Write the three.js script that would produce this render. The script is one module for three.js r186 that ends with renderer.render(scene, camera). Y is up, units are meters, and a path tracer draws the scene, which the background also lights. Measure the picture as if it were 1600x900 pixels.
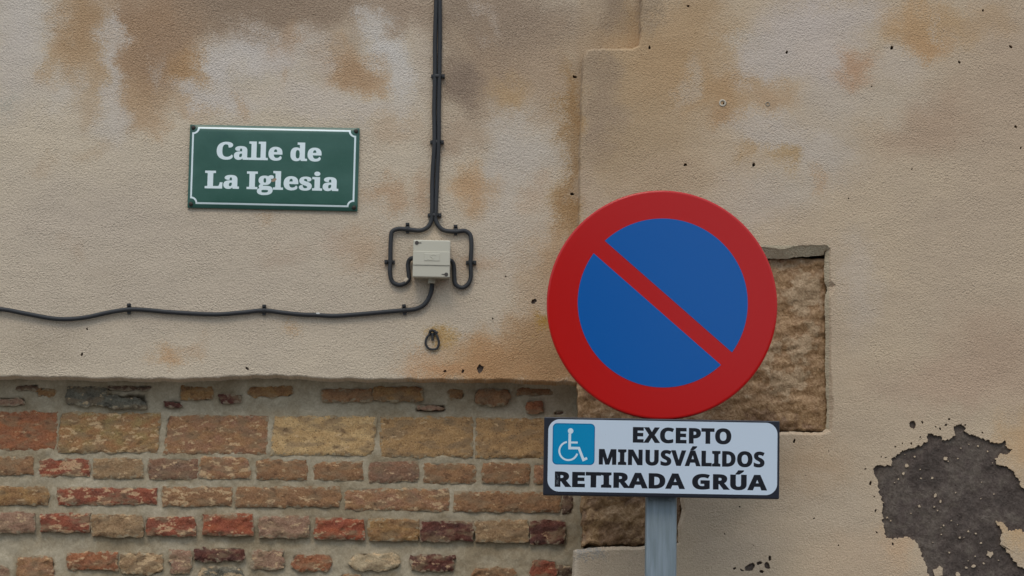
import * as THREE from 'three';
import { mergeGeometries } from 'three/addons/utils/BufferGeometryUtils.js';
import { RoundedBoxGeometry } from 'three/addons/geometries/RoundedBoxGeometry.js';
import { createNoise2D } from 'simplex-noise';

// ------------------------------------------------------------------ camera
const scene = new THREE.Scene();
const camera = new THREE.PerspectiveCamera(9.82, 16 / 9, 0.1, 2000);
camera.rotation.order = 'YXZ';
camera.position.set(0, 1.6, 9);
camera.rotation.set(Math.atan(1.1 / 9), 0, THREE.MathUtils.degToRad(0.7));
camera.updateMatrixWorld(true);
scene.add(camera);

// ------------------------------------------------------------------ overcast sky
{
  const W = 256, H = 128, d = new Float32Array(W * H * 4);
  for (let j = 0; j < H; j++) {
    const el = ((j + 0.5) / H - 0.5) * Math.PI, s = Math.max(0, Math.sin(el));
    const L = 1.58 * (1 + 2 * s) / 3;
    for (let i = 0; i < W; i++) d.set([L * 0.88, L * 1.0, L * 1.16, 1], (j * W + i) * 4);
  }
  const t = new THREE.DataTexture(d, W, H, THREE.RGBAFormat, THREE.FloatType);
  t.mapping = THREE.EquirectangularReflectionMapping;
  t.magFilter = THREE.LinearFilter; t.minFilter = THREE.LinearFilter;
  t.needsUpdate = true;
  scene.background = t; scene.environment = t;
}
const sun = new THREE.DirectionalLight(0xffedd6, 0.9);
sun.position.set(-1.5, 12, 7); sun.target.position.set(0, 2.5, 0);
sun.castShadow = true; sun.shadow.radius = 40;
Object.assign(sun.shadow.camera, { left: -6, right: 6, top: 6, bottom: -6, near: 1, far: 40 });
sun.shadow.mapSize.set(2048, 2048);
sun.name = 'sun';
scene.add(sun, sun.target);

const renderer = new THREE.WebGLRenderer({ antialias: true });
renderer.toneMapping = THREE.LinearToneMapping;
renderer.toneMappingExposure = 1.0;
renderer.shadowMap.enabled = true;

// ------------------------------------------------------------------ helpers
let seed = 20417;
const rnd = () => { seed = (seed * 1664525 + 1013904223) >>> 0; return seed / 4294967296; };
const rr = (a, b) => a + (b - a) * rnd();
const N1 = createNoise2D(rnd), N2 = createNoise2D(rnd), N3 = createNoise2D(rnd);
const fbm = (n, x, y, o = 3) => { let a = 0.5, s = 0, f = 1; for (let i = 0; i < o; i++) { s += a * n(x * f, y * f); a *= 0.5; f *= 2.03; } return s; };
const clamp = (v, a = 0, b = 1) => v < a ? a : v > b ? b : v;
const sstep = (a, b, v) => { const t = clamp((v - a) / (b - a)); return t * t * (3 - 2 * t); };

// a measured photo point (1600 x 900) -> the place on the plane z, in metres; and back
const F = 450 / Math.tan(THREE.MathUtils.degToRad(9.82 / 2));
const MW = camera.matrixWorld, MI = camera.matrixWorld.clone().invert().elements, CP = camera.position;
function P(px, py, z = 0) {
  const d = new THREE.Vector3((px - 800) / F, (450 - py) / F, -1).transformDirection(MW);
  const t = (z - CP.z) / d.z;
  return new THREE.Vector3(CP.x + d.x * t, CP.y + d.y * t, z);
}
function toPhoto(x, y, z = 0) {
  const vx = MI[0] * x + MI[4] * y + MI[8] * z + MI[12], vy = MI[1] * x + MI[5] * y + MI[9] * z + MI[13], vz = MI[2] * x + MI[6] * y + MI[10] * z + MI[14];
  return [800 + F * vx / -vz, 450 - F * vy / -vz];
}
const MPP = 0.001729;                                              // metres per photo pixel on the wall

// colours: as measured in the photo (sRGB 0..255), divided by the light that falls on the wall
const E = [0.625, 0.655, 0.705];
const lin = (c) => { c /= 255; return c <= 0.04045 ? c / 12.92 : ((c + 0.055) / 1.055) ** 2.4; };
const gam = (v) => { v = clamp(v); return 255 * (v <= 0.0031308 ? v * 12.92 : 1.055 * v ** (1 / 2.4) - 0.055); };
const albedo = (c, k = 1) => [0, 1, 2].map((i) => Math.min(0.86, lin(c[i]) / (E[i] * k)));
const paint = (c, k = 1) => new THREE.Color().setRGB(...albedo(c, k));
const LUT = new Float32Array(4096); for (let i = 0; i < 4096; i++) LUT[i] = gam(i / 4095);
const LIN = new Float32Array(512); for (let i = 0; i < 512; i++) LIN[i] = lin(i / 2);

function std(o) { return new THREE.MeshStandardMaterial({ roughness: 0.9, metalness: 0, ...o }); }
function dataMap(w, h, fill, srgb) {
  const d = new Uint8Array(w * h * 4); fill(d, w, h);
  const t = new THREE.DataTexture(d, w, h, THREE.RGBAFormat);
  t.magFilter = THREE.LinearFilter; t.minFilter = THREE.LinearMipmapLinearFilter; t.generateMipmaps = true;
  t.wrapS = t.wrapT = THREE.RepeatWrapping;
  if (srgb) t.colorSpace = THREE.SRGBColorSpace;
  t.needsUpdate = true; return t;
}
function spread(t, x0, y0, x1, y1, wrap) {                          // lay a texture over metres x0..x1, y0..y1 of the wall
  t.repeat.set(1 / (x1 - x0), 1 / (y1 - y0)); t.offset.set(-x0 / (x1 - x0), -y0 / (y1 - y0));
  if (wrap) t.wrapS = t.wrapT = wrap; return t;
}
// periodic value noise for tiling relief
function tileNoise(n) { const g = new Float32Array(n * n); for (let i = 0; i < n * n; i++) g[i] = rnd(); return (u, v) => {
  const x = u * n, y = v * n, i = Math.floor(x), j = Math.floor(y); let a = x - i, b = y - j; a = a * a * (3 - 2 * a); b = b * b * (3 - 2 * b);
  const i0 = ((i % n) + n) % n, i1 = (i0 + 1) % n, j0 = ((j % n) + n) % n, j1 = (j0 + 1) % n;
  return (g[j0 * n + i0] * (1 - a) + g[j0 * n + i1] * a) * (1 - b) + (g[j1 * n + i0] * (1 - a) + g[j1 * n + i1] * a) * b; }; }

const taken = {};
function numbered(name) { const k = taken[name] = (taken[name] ?? -1) + 1; return k ? `${name}_${String(k).padStart(3, '0')}` : name; }
function mesh(name, geo, mat, parent) { const m = new THREE.Mesh(geo, mat); m.name = name; m.castShadow = m.receiveShadow = true; parent.add(m); return m; }
function thing(name, label, category, pos, group) {
  const g = new THREE.Group(); g.name = numbered(name); g.position.copy(pos ?? new THREE.Vector3()); g.userData = { label, category };
  if (group) g.userData.group = group; scene.add(g); return g;
}
function structure(name, geo, mat) { const m = mesh(name, geo, mat, scene); m.userData.kind = 'structure'; return m; }
function gridGeo(nu, nv, fn, close) {                               // fn(i/nu, j/nv) -> [x, y, z]; uv in metres of x, y
  const p = [], uv = [], ix = [];
  for (let j = 0; j <= nv; j++) for (let i = 0; i <= nu; i++) { const q = fn(i / nu, j / nv, i, j); p.push(...q); uv.push(q[0], q[1]); }
  for (let j = 0; j < nv; j++) for (let i = 0; i < nu; i++) { const a = j * (nu + 1) + i, b = a + 1, c = a + nu + 1, d = c + 1; ix.push(a, b, d, a, d, c); }
  const g = new THREE.BufferGeometry();
  g.setAttribute('position', new THREE.Float32BufferAttribute(p, 3)); g.setAttribute('uv', new THREE.Float32BufferAttribute(uv, 2));
  g.setIndex(ix); g.computeVertexNormals(); return g;
}
const area2 = (c) => c.reduce((s, p, i) => { const q = c[(i + 1) % c.length]; return s + p.x * q.y - q.x * p.y; }, 0);
function densify(pts, step, rough = 0, fine = 0) {                  // pts: {x, y, b, s}; adds points and a ragged edge
  const out = [];
  for (let i = 0; i < pts.length; i++) {
    const a = pts[i], b = pts[(i + 1) % pts.length], L = Math.hypot(b.x - a.x, b.y - a.y), n = Math.max(1, Math.round(L / (L > 1.2 ? 0.2 : step)));
    for (let k = 0; k < n; k++) { const t = k / n, q = {}; for (const key of ['x', 'y', 'b', 's', 'd']) q[key] = (a[key] ?? 0.09) + ((b[key] ?? 0.09) - (a[key] ?? 0.09)) * t; out.push(q); }
  }
  for (const q of out) {
    const x = q.x, y = q.y;
    q.x += rough * N1(x * 14, y * 14) + fine * N2(x * 60, y * 60);
    q.y += rough * N1(x * 14 + 50, y * 14) + fine * N2(x * 60 + 90, y * 60);
  }
  return out;
}
// a plate of render with a rounded arris, ragged outline and openings; b = rounding, s = how far the reveal splays out at the back
function slab(outer, holes, z0) {
  const fit = (c, ccw) => ((area2(c) > 0) === ccw ? c : c.slice().reverse());
  const loops = [fit(outer, true), ...holes.map((h) => fit(h, false))];
  const fronts = [], parts = [];
  for (const c of loops) {
    const n = c.length, nrm = c.map((p, i) => { const a = c[(i + n - 1) % n], b = c[(i + 1) % n], dx = b.x - a.x, dy = b.y - a.y, l = Math.hypot(dx, dy) || 1; return [dy / l, -dx / l]; });
    const ring = (f) => c.map((p, i) => { const [o, z] = f(p); return [p.x + nrm[i][0] * o, p.y + nrm[i][1] * o, z]; });
    const rings = [ring((p) => [-p.b, z0]), ring((p) => [-p.b * 0.55, z0 - p.b * 0.11]), ring((p) => [-p.b * 0.18, z0 - p.b * 0.45]), ring((p) => [0, z0 - p.b]), ring((p) => [p.s * 0.5, z0 - p.b - (p.d - p.b) * 0.46]), ring((p) => [p.s, z0 - p.d])];
    fronts.push(rings[0].map((q) => new THREE.Vector2(q[0], q[1])));
    const g = gridGeo(n, rings.length - 1, (u, v, i, j) => rings[rings.length - 1 - j][i % n]); parts.push(g);
  }
  const tri = THREE.ShapeUtils.triangulateShape(fronts[0], fronts.slice(1)), all = fronts.flat(), p = [], uv = [], nn = [], ix = [];
  for (const v of all) { p.push(v.x, v.y, z0); uv.push(v.x, v.y); nn.push(0, 0, 1); }
  for (const [a, b, c] of tri) { const A = all[a], B = all[b], C = all[c]; ((B.x - A.x) * (C.y - A.y) - (C.x - A.x) * (B.y - A.y) > 0) ? ix.push(a, b, c) : ix.push(a, c, b); }
  const g = new THREE.BufferGeometry();
  g.setAttribute('position', new THREE.Float32BufferAttribute(p, 3)); g.setAttribute('uv', new THREE.Float32BufferAttribute(uv, 2)); g.setAttribute('normal', new THREE.Float32BufferAttribute(nn, 3)); g.setIndex(ix);
  return mergeGeometries([g, ...parts]);
}
const edge = (list, z, b, s, d = 0.09) => list.map(([x, y, bb, ss]) => { const q = P(x, y, z); return { x: q.x, y: q.y, b: bb ?? b, s: ss ?? s, d }; });
function hole(px, py, r, z, sq = 1, jag = 0.15) {                   // a drilled or chipped hole, r in photo pixels
  const o = [], n = 11, ph = rr(0, 6); for (let k = 0; k < n; k++) { const a = k / n * Math.PI * 2, q = r * (1 + jag * Math.sin(a * 2 + ph) + jag * rr(-1, 1)); o.push([px + q * Math.cos(a), py + q * sq * Math.sin(a)]); }
  return edge(o, z, 0.0008, -0.0004);
}

// ------------------------------------------------------------------ ground
structure('street', gridGeo(1, 1, (u, v) => [-300 + 600 * u, -300 + 600 * v, 0]).rotateX(-Math.PI / 2).translate(0, -0.13, 0), std({ color: new THREE.Color().setRGB(0.09, 0.088, 0.085) }));
structure('pavement', new RoundedBoxGeometry(14, 0.16, 1.5, 2, 0.015).translate(0, -0.08, 0.64), std({ color: new THREE.Color().setRGB(0.27, 0.255, 0.235) }));

// ------------------------------------------------------------------ surface textures
const X0 = P(-320, 450).x, X1 = P(1920, 450).x, Y0 = P(800, 1010).y, Y1 = P(800, -220).y;
const pale = [162, 151.3, 135.5], NICHE = [[903, 386], [1294, 386], [1297, 676], [903, 678]];
const stainsAndShade = [ // cx, cy, rx, ry, tilt, colour, strength: rust-brown water stains, bleached runs and lichen on the paint, plus corner shade painted left of the step
  [330, 15, 190, 62, 0, [139, 121, 100], 0.95], [400, 0, 130, 42, 0, [118, 103, 86], 0.85], [480, 12, 140, 48, 0, [126, 110, 92], 0.8], [232, 60, 72, 90, 0, [136, 112, 87], 0.95], [130, 38, 42, 82, 0, [143, 119, 90], 0.9],
  [75, 100, 15, 38, 10, [150, 125, 92], 0.8], [118, 60, 32, 50, 0, [144, 119, 88], 0.8], [145, 122, 20, 48, 0, [150, 128, 99], 0.7], [100, 85, 26, 14, 0, [152, 128, 98], 0.6],
  [215, 120, 36, 70, 0, [139, 115, 88], 0.95], [225, 165, 42, 34, 0, [150, 127, 98], 0.75], [262, 90, 50, 42, 0, [133, 111, 88], 0.9], [290, 105, 32, 28, 0, [146, 117, 82], 0.8], [298, 170, 34, 14, 30, [152, 128, 99], 0.7], [240, 185, 20, 25, 0, [152, 130, 104], 0.5],
  [174, 95, 15, 78, -4, [164, 159, 151], 0.8], [184, 42, 11, 26, -30, [165, 161, 154], 0.75], [243, 112, 7, 30, 12, [158, 150, 140], 0.55], [178, 190, 26, 50, 0, [162, 156, 147], 0.7], [90, 140, 40, 30, 0, [162, 156, 147], 0.6],
  [40, 20, 50, 60, 0, [163, 158, 150], 0.8], [20, 90, 40, 90, 0, [160, 154, 146], 0.7],
  [385, 82, 52, 36, 0, [163, 158, 151], 0.95], [342, 112, 22, 30, 0, [162, 157, 150], 0.9], [308, 150, 46, 14, 32, [163, 157, 149], 0.8], [440, 92, 30, 36, 0, [161, 154, 146], 0.8], [360, 160, 60, 24, 0, [163, 157, 149], 0.8], [480, 70, 30, 26, 0, [160, 153, 144], 0.6],
  [548, 108, 52, 30, 0, [143, 117, 88], 0.95], [575, 132, 40, 16, 0, [147, 120, 90], 0.75], [525, 75, 30, 16, 0, [148, 124, 96], 0.6], [440, 125, 10, 16, 0, [152, 130, 104], 0.6], [455, 60, 16, 30, 20, [146, 122, 96], 0.6], [630, 20, 60, 34, 0, [131, 114, 96], 0.75],
  [578, 30, 14, 24, -30, [164, 161, 155], 0.75], [605, 78, 26, 44, -22, [165, 162, 156], 0.95], [630, 125, 16, 44, 0, [165, 161, 154], 0.85], [570, 172, 80, 16, 0, [161, 153, 142], 0.8], [480, 150, 60, 26, 0, [162, 154, 144], 0.7], [505, 100, 18, 26, 0, [160, 153, 144], 0.6],
  [378, 165, 11, 18, 0, [154, 131, 103], 0.75], [133, 180, 18, 24, 0, [151, 132, 107], 0.6], [615, 205, 40, 20, 0, [151, 131, 108], 0.55], [145, 240, 34, 12, 0, [152, 134, 110], 0.45], [65, 260, 16, 14, 0, [152, 134, 110], 0.45], [240, 215, 12, 12, 0, [152, 128, 99], 0.5], [20, 165, 6, 20, 0, [142, 140, 128], 0.8],
  [605, 305, 34, 22, 0, [152, 126, 98], 0.85], [742, 300, 34, 38, 0, [153, 123, 88], 0.9], [568, 392, 40, 36, 0, [152, 126, 97], 0.85], [692, 525, 16, 16, 30, [150, 117, 60], 0.85], [664, 300, 14, 34, 0, [147, 122, 96], 0.7], [262, 556, 22, 16, -20, [156, 124, 88], 0.95], [300, 540, 22, 9, -15, [156, 130, 100], 0.7], [449, 510, 9, 11, 0, [158, 124, 84], 0.85],
  [440, 400, 36, 18, 0, [152, 131, 110], 0.6], [115, 385, 12, 18, 0, [150, 128, 103], 0.55], [748, 412, 28, 16, 0, [151, 125, 98], 0.65], [420, 338, 14, 6, 0, [152, 124, 92], 0.7], [60, 545, 60, 24, 0, [146, 135, 116], 0.5], [170, 430, 40, 20, 0, [148, 136, 116], 0.45], [520, 380, 30, 14, 0, [154, 132, 112], 0.5],
  [300, 430, 420, 120, 0, [153, 143, 128], 0.6], [150, 330, 160, 60, 0, [153, 143, 129], 0.5],
  [770, 560, 100, 40, -12, [150, 117, 80], 0.95], [870, 560, 60, 50, 0, [136, 107, 72], 0.9], [690, 580, 62, 14, 0, [160, 124, 89], 0.9], [850, 515, 56, 34, 0, [143, 116, 82], 0.75], [800, 590, 110, 16, 0, [146, 112, 74], 0.8], [852, 502, 16, 12, 0, [140, 107, 38], 0.95], [655, 555, 30, 10, 0, [158, 124, 90], 0.6], [845, 430, 40, 60, 0, [148, 124, 94], 0.6],
  [770, 90, 92, 110, 0, [136, 117, 95], 0.9], [726, 128, 32, 46, -10, [115, 101, 86], 0.9], [810, 28, 110, 50, 0, [127, 112, 95], 0.85], [718, 20, 26, 44, 0, [120, 106, 90], 0.8], [800, 150, 30, 30, 0, [151, 126, 90], 0.85], [850, 60, 60, 48, 0, [131, 116, 98], 0.7], [768, 45, 9, 22, -20, [156, 146, 134], 0.55], [748, 14, 22, 6, 30, [154, 145, 134], 0.7], [725, 60, 14, 40, -10, [150, 134, 112], 0.6],
  [715, 215, 40, 26, 0, [143, 125, 104], 0.7], [860, 115, 50, 70, 0, [143, 125, 103], 0.8], [890, 165, 14, 64, 0, [130, 102, 64], 0.95], [894, 255, 12, 84, 0, [131, 103, 66], 0.95], [884, 330, 20, 48, 0, [136, 108, 70], 0.85], [868, 400, 26, 50, 0, [150, 124, 92], 0.6], [985, 35, 12, 50, 0, [138, 116, 86], 0.8], [955, 24, 26, 44, 0, [118, 104, 88], 0.8], [940, 60, 40, 20, 0, [138, 118, 92], 0.6],  // brown strip left of the step: real staining, darkened further as painted corner shade
  [825, 235, 56, 48, 0, [158, 152, 141], 0.9], [790, 350, 50, 60, 0, [157, 149, 136], 0.6], [790, 250, 30, 70, 0, [157, 150, 139], 0.7], [840, 300, 20, 30, 0, [152, 132, 110], 0.5], [665, 100, 16, 60, 0, [160, 150, 136], 0.6],
  [1000, 160, 100, 130, 0, [145, 125, 96], 0.95], [1055, 100, 84, 70, 0, [147, 123, 91], 0.95], [985, 240, 90, 60, 0, [143, 125, 98], 0.9], [1110, 150, 60, 40, 0, [148, 124, 92], 0.85], [1040, 280, 70, 40, 0, [147, 130, 106], 0.7], [1080, 30, 60, 40, 0, [147, 124, 93], 0.8],
  [936, 130, 26, 70, 0, [128, 112, 92], 0.75], [932, 215, 24, 44, 0, [132, 116, 97], 0.7], [1012, 28, 12, 40, 0, [126, 111, 91], 0.75], [960, 190, 24, 26, 0, [134, 118, 98], 0.5], [915, 300, 20, 50, 0, [142, 126, 106], 0.6],
  [1262, 40, 72, 42, 0, [159, 151, 143], 0.95], [1215, 85, 60, 38, -20, [158, 150, 141], 0.95], [1290, 105, 50, 60, 0, [159, 150, 140], 0.95], [1076, 135, 13, 44, 18, [154, 145, 131], 0.6], [1160, 70, 40, 8, 8, [160, 154, 143], 0.6], [1190, 110, 56, 26, -15, [157, 149, 139], 0.85], [1205, 212, 70, 28, 15, [156, 148, 137], 0.85], [1275, 245, 60, 36, 20, [156, 148, 136], 0.85], [1400, 110, 50, 30, 0, [156, 146, 132], 0.8], [1400, 170, 60, 30, 0, [154, 145, 130], 0.6], [1340, 30, 50, 26, 0, [157, 149, 140], 0.7], [1300, 170, 60, 40, 0, [154, 145, 131], 0.7], [1180, 320, 60, 40, 0, [154, 145, 132], 0.7], [1240, 300, 50, 30, 0, [154, 146, 132], 0.7],
  [1430, 45, 50, 32, 10, [153, 125, 90], 0.95], [1500, 48, 56, 26, 0, [152, 127, 93], 0.85], [1445, 76, 32, 18, 10, [152, 122, 87], 0.9], [1555, 42, 24, 22, 0, [152, 127, 92], 0.7], [1336, 110, 26, 26, 0, [151, 122, 95], 0.9], [1462, 55, 3, 26, -5, [160, 150, 138], 0.8],
  [1130, 152, 34, 30, 0, [147, 121, 88], 0.85], [1202, 158, 30, 24, 0, [149, 125, 96], 0.8], [1130, 188, 18, 13, 0, [144, 116, 83], 0.8], [1228, 247, 26, 16, -10, [146, 122, 85], 0.85], [1164, 240, 18, 14, 0, [148, 124, 90], 0.7], [1282, 290, 14, 12, 0, [150, 124, 95], 0.6],
  [1470, 195, 60, 48, -15, [143, 123, 102], 0.8], [1420, 230, 60, 26, 0, [146, 127, 106], 0.7], [1570, 140, 80, 160, 0, [147, 130, 110], 0.7], [1520, 420, 90, 170, 0, [150, 136, 117], 0.5], [1550, 560, 80, 70, 0, [143, 123, 103], 0.7], [1470, 605, 110, 36, 0, [151, 131, 111], 0.65], [1480, 340, 70, 30, 0, [148, 134, 115], 0.5],
  [1260, 735, 56, 46, 0, [150, 130, 104], 0.85], [1290, 805, 80, 60, 0, [156, 144, 125], 0.7], [1330, 870, 60, 40, 0, [159, 141, 118], 0.6], [1590, 700, 34, 50, 0, [160, 133, 98], 0.8], [1400, 850, 26, 50, 0, [163, 139, 111], 0.8], [1590, 820, 34, 40, 0, [162, 134, 96], 0.8], [1340, 450, 28, 80, 0, [157, 148, 135], 0.6], [1160, 850, 60, 40, 0, [158, 146, 128], 0.6], [1100, 800, 40, 40, 0, [152, 140, 122], 0.5], [917, 868, 20, 9, 0, [116, 118, 116], 0.9],
];
for (const s of stainsAndShade) { const l = (s[5][0] + s[5][1] + s[5][2]) / 3; s[5] = s[5].map((v, k) => v + 0.08 * (l - v) + [0.5, -0.7, 0.5][k]); const a = s[4] * Math.PI / 180; s.c = Math.cos(a); s.n = Math.sin(a); s.R = Math.max(s[2], s[3]) * 1.6 + 16; }
const GRIT = [[938, 140, 26, 90], [1012, 25, 14, 50], [370, 20, 180, 50], [726, 128, 40, 55], [800, 40, 110, 60], [955, 24, 30, 44], [240, 60, 60, 70], [60, 540, 70, 40], [940, 230, 30, 50]];
const plasterMap = spread(dataMap(2048, 1126, (d, w, h) => {
  const cell = 64, bins = new Map();                                // stains by 64-pixel cell
  stainsAndShade.forEach((s, k) => { for (let i = Math.floor((s[0] - s.R) / cell); i <= (s[0] + s.R) / cell; i++) for (let j = Math.floor((s[1] - s.R) / cell); j <= (s[1] + s.R) / cell; j++) { const q = i + ',' + j; bins.has(q) ? bins.get(q).push(s) : bins.set(q, [s]); } });
  for (let j = 0; j < h; j++) for (let i = 0; i < w; i++) {
    const x = X0 + (X1 - X0) * (i + 0.5) / w, y = Y0 + (Y1 - Y0) * (j + 0.5) / h, [px, py] = toPhoto(x, y);
    const w1 = fbm(N1, px / 70, py / 70, 4), w2 = fbm(N2, px / 70, py / 70, 4), w3 = N3(px / 9, py / 9);
    const sx = px + 22 * w1 + 4 * w3 + 11 * N1(px / 3.1, py / 3.1), sy = py + 24 * w2 + 4 * N1(px / 8, py / 8) + 12 * N2(px / 3.3 + 5, py / 3.3);
    const right = sstep(895, 910, px);
    let r = pale[0] - 7 * right, g = pale[1] - 10.5 * right, b = pale[2] - 13.5 * right;
    const tone = 5 * fbm(N3, px / 150, py / 110, 3); r += tone; g += tone * 0.9; b += tone * 0.6;
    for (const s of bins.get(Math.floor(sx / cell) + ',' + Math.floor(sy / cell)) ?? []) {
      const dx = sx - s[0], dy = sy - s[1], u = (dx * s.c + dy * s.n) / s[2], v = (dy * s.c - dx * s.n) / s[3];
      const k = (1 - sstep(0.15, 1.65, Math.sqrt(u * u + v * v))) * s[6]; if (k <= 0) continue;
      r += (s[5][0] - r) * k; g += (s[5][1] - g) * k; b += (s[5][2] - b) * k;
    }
    // raw grey mortar on the reveals of the opening
    if (px > 903 && py > 388 && px < 1292 && py < 674) { r = 150; g = 142; b = 123; } else if (px > 903 && px < 1058 && py > 670 && py < 850) { r = 150; g = 142; b = 123; }
    let grit = 0; for (const [gx, gy, ga, gb] of GRIT) { const q = ((sx - gx) / ga) ** 2 + ((sy - gy) / gb) ** 2; if (q < 4) grit = Math.max(grit, 1 - sstep(0.4, 2, Math.sqrt(q))); }
    const speck = sstep(0.1, 0.75, N2(px / 2.7 + 31, py / 2.7)) * (0.35 + 1.3 * grit) * 11; r -= speck; g -= speck; b -= speck;
    const rough = right ? 0.9 : 1.15;
    const gr = rough * (7 * N2(px / 1.9, py / 1.9) + 4 * N1(px / 4.2, py / 4.2) + 13 * (rnd() - 0.5)), o = (j * w + i) * 4;
    const c = [r + gr, g + gr, b + gr * 0.95];
    for (let k = 0; k < 3; k++) d[o + k] = LUT[Math.round(clamp(LIN[clamp(Math.round(c[k] * 2), 0, 511)] / E[k], 0, 0.9) * 4095)];
    d[o + 3] = 255;
  }
}, true), X0, Y0, X1, Y1, THREE.MirroredRepeatWrapping);

const t180 = tileNoise(200), t90 = tileNoise(90), t340 = tileNoise(340), t22 = tileNoise(22), t9 = tileNoise(9);
const stuccoBump = dataMap(1024, 1024, (d, w, h) => {               // one metre of thrown render
  for (let j = 0; j < h; j++) for (let i = 0; i < w; i++) {
    const u = i / w, v = j / h, a = t180(u, v), c = t340(u, v), m = t90(u, v);
    const q = 255 * clamp(-0.06 + 0.5 * a + 0.5 * c + 0.1 * m);
    d.fill(q, (j * w + i) * 4, (j * w + i) * 4 + 3); d[(j * w + i) * 4 + 3] = 255;
  }
});
stuccoBump.repeat.set(1.45, 1.45);
const fineBump = dataMap(1024, 1024, (d, w, h) => {                 // one metre of worn, pitted masonry
  for (let j = 0; j < h; j++) for (let i = 0; i < w; i++) {
    const u = i / w, v = j / h, q = 255 * clamp(0.34 * t90(u, v) + 0.26 * t180(u, v) + 0.2 * t340(u, v) + 0.3 * t22(u, v) - (t180(v, u) > 0.93 ? 0.3 : 0));
    d.fill(q, (j * w + i) * 4, (j * w + i) * 4 + 3); d[(j * w + i) * 4 + 3] = 255;
  }
});
const mottle = (list, k, scale, grain) => dataMap(1024, 1024, (d, w, h) => {  // one metre of a mottled mineral surface
  for (let j = 0; j < h; j++) for (let i = 0; i < w; i++) {
    const u = i / w, v = j / h, a = clamp(0.5 + scale * (t9(u, v) - 0.5) + 0.9 * (t22(u, v) - 0.5) + 0.5 * (t90(u, v) - 0.5)), o = (j * w + i) * 4;
    const f = a * (list.length - 1), n = Math.min(list.length - 2, Math.floor(f)), t = f - n, gr = grain * ((t340(u, v) - 0.5) * 1.4 + (t180(u, v) - 0.5) + (rnd() - 0.5) * 0.7);
    for (let q = 0; q < 3; q++) d[o + q] = gam(clamp(lin(clamp(list[n][q] * (1 - t) + list[n + 1][q] * t + gr, 0, 255)) / (E[q] * k), 0, 0.86));
    d[o + 3] = 255;
  }
}, true);
const cracks = [[[1050, 205], [1058, 222], [1055, 240], [1064, 258], [1068, 276]], [[655, 520], [668, 548], [690, 560], [702, 574]], [[1405, 745], [1428, 752], [1450, 750]], [[1285, 703], [1300, 708], [1312, 716]], [[735, 480], [732, 505], [738, 530]], [[1180, 400], [1185, 372]], [[440, 90], [452, 118], [448, 140]], [[1365, 560], [1372, 590], [1366, 612]]];
const wallBump = spread(dataMap(2048, 1126, (d, w, h) => {          // thrown render: coarse at the left, rubbed smoother low on the right, with trowel waves and hairline cracks
  for (let j = 0; j < h; j++) for (let i = 0; i < w; i++) {
    const x = X0 + (X1 - X0) * (i + 0.5) / w, y = Y0 + (Y1 - Y0) * (j + 0.5) / h, [px, py] = toPhoto(x, y), right = sstep(895, 910, px), low = right * sstep(480, 700, py + 60 * N3(px / 130, py / 130));
    const amp = (1 - 0.12 * right - 0.26 * low) * (1 + 0.5 * fbm(N1, px / 90 + 7, py / 70, 3));
    let v = 0.5 + 0.2 * fbm(N2, px / 150 + 3, py / 90, 3) + amp * (0.1 * N3(px / 2.3, py / 2.2) + 0.1 * N2(px / 1.6 + 11, py / 1.6) + 0.03 * N1(px / 6.5, py / 5) + 0.14 * (rnd() - 0.5));
    v += 0.12 * sstep(0.72, 0.95, N1(px / 6 + 40, py / 6)) * amp;
    for (const c of cracks) for (let k = 1; k < c.length; k++) { const [ax, ay] = c[k - 1], [bx, by] = c[k]; if (px < Math.min(ax, bx) - 6 || px > Math.max(ax, bx) + 6 || py < Math.min(ay, by) - 6 || py > Math.max(ay, by) + 6) continue;
      const t = clamp(((px - ax) * (bx - ax) + (py - ay) * (by - ay)) / ((bx - ax) ** 2 + (by - ay) ** 2)), dd = Math.hypot(px - ax - t * (bx - ax) + 2.2 * N2(px / 9, py / 9), py - ay - t * (by - ay)); v -= 0.11 * (1 - sstep(0.2, 1.1, dd)); }
    const o = (j * w + i) * 4; d[o] = d[o + 1] = d[o + 2] = 255 * clamp(v); d[o + 3] = 255;
  }
}), X0, Y0, X1, Y1, THREE.MirroredRepeatWrapping);
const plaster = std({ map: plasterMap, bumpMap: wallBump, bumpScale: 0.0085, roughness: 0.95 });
const mortar = std({ map: mottle([[104, 95, 78], [113, 105, 89], [117, 110, 95], [124, 117, 102]], 0.73, 0.8, 9), bumpMap: fineBump, bumpScale: 0.0012, roughness: 0.97 });
const sandstone = std({ map: mottle([[108, 83, 57], [128, 102, 70], [136, 110, 79], [120, 94, 64], [140, 120, 94]], 1.12, 1.2, 22), bumpMap: fineBump, bumpScale: 0.003, roughness: 0.62 });
const cement = std({ map: mottle([[58, 51, 47], [66, 58, 54], [76, 69, 63], [67, 59, 55]], 1.0, 0.9, 12), bumpMap: fineBump, bumpScale: 0.0028, roughness: 0.95 });

// ------------------------------------------------------------------ the wall
const wall = thing('house_wall', 'old stained plaster house wall with brick courses and exposed corner stones', 'wall');
mesh('masonry_core', new THREE.BoxGeometry(11, 6.2, 0.4).translate(0, 3.1, -0.33), mortar, wall);

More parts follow.
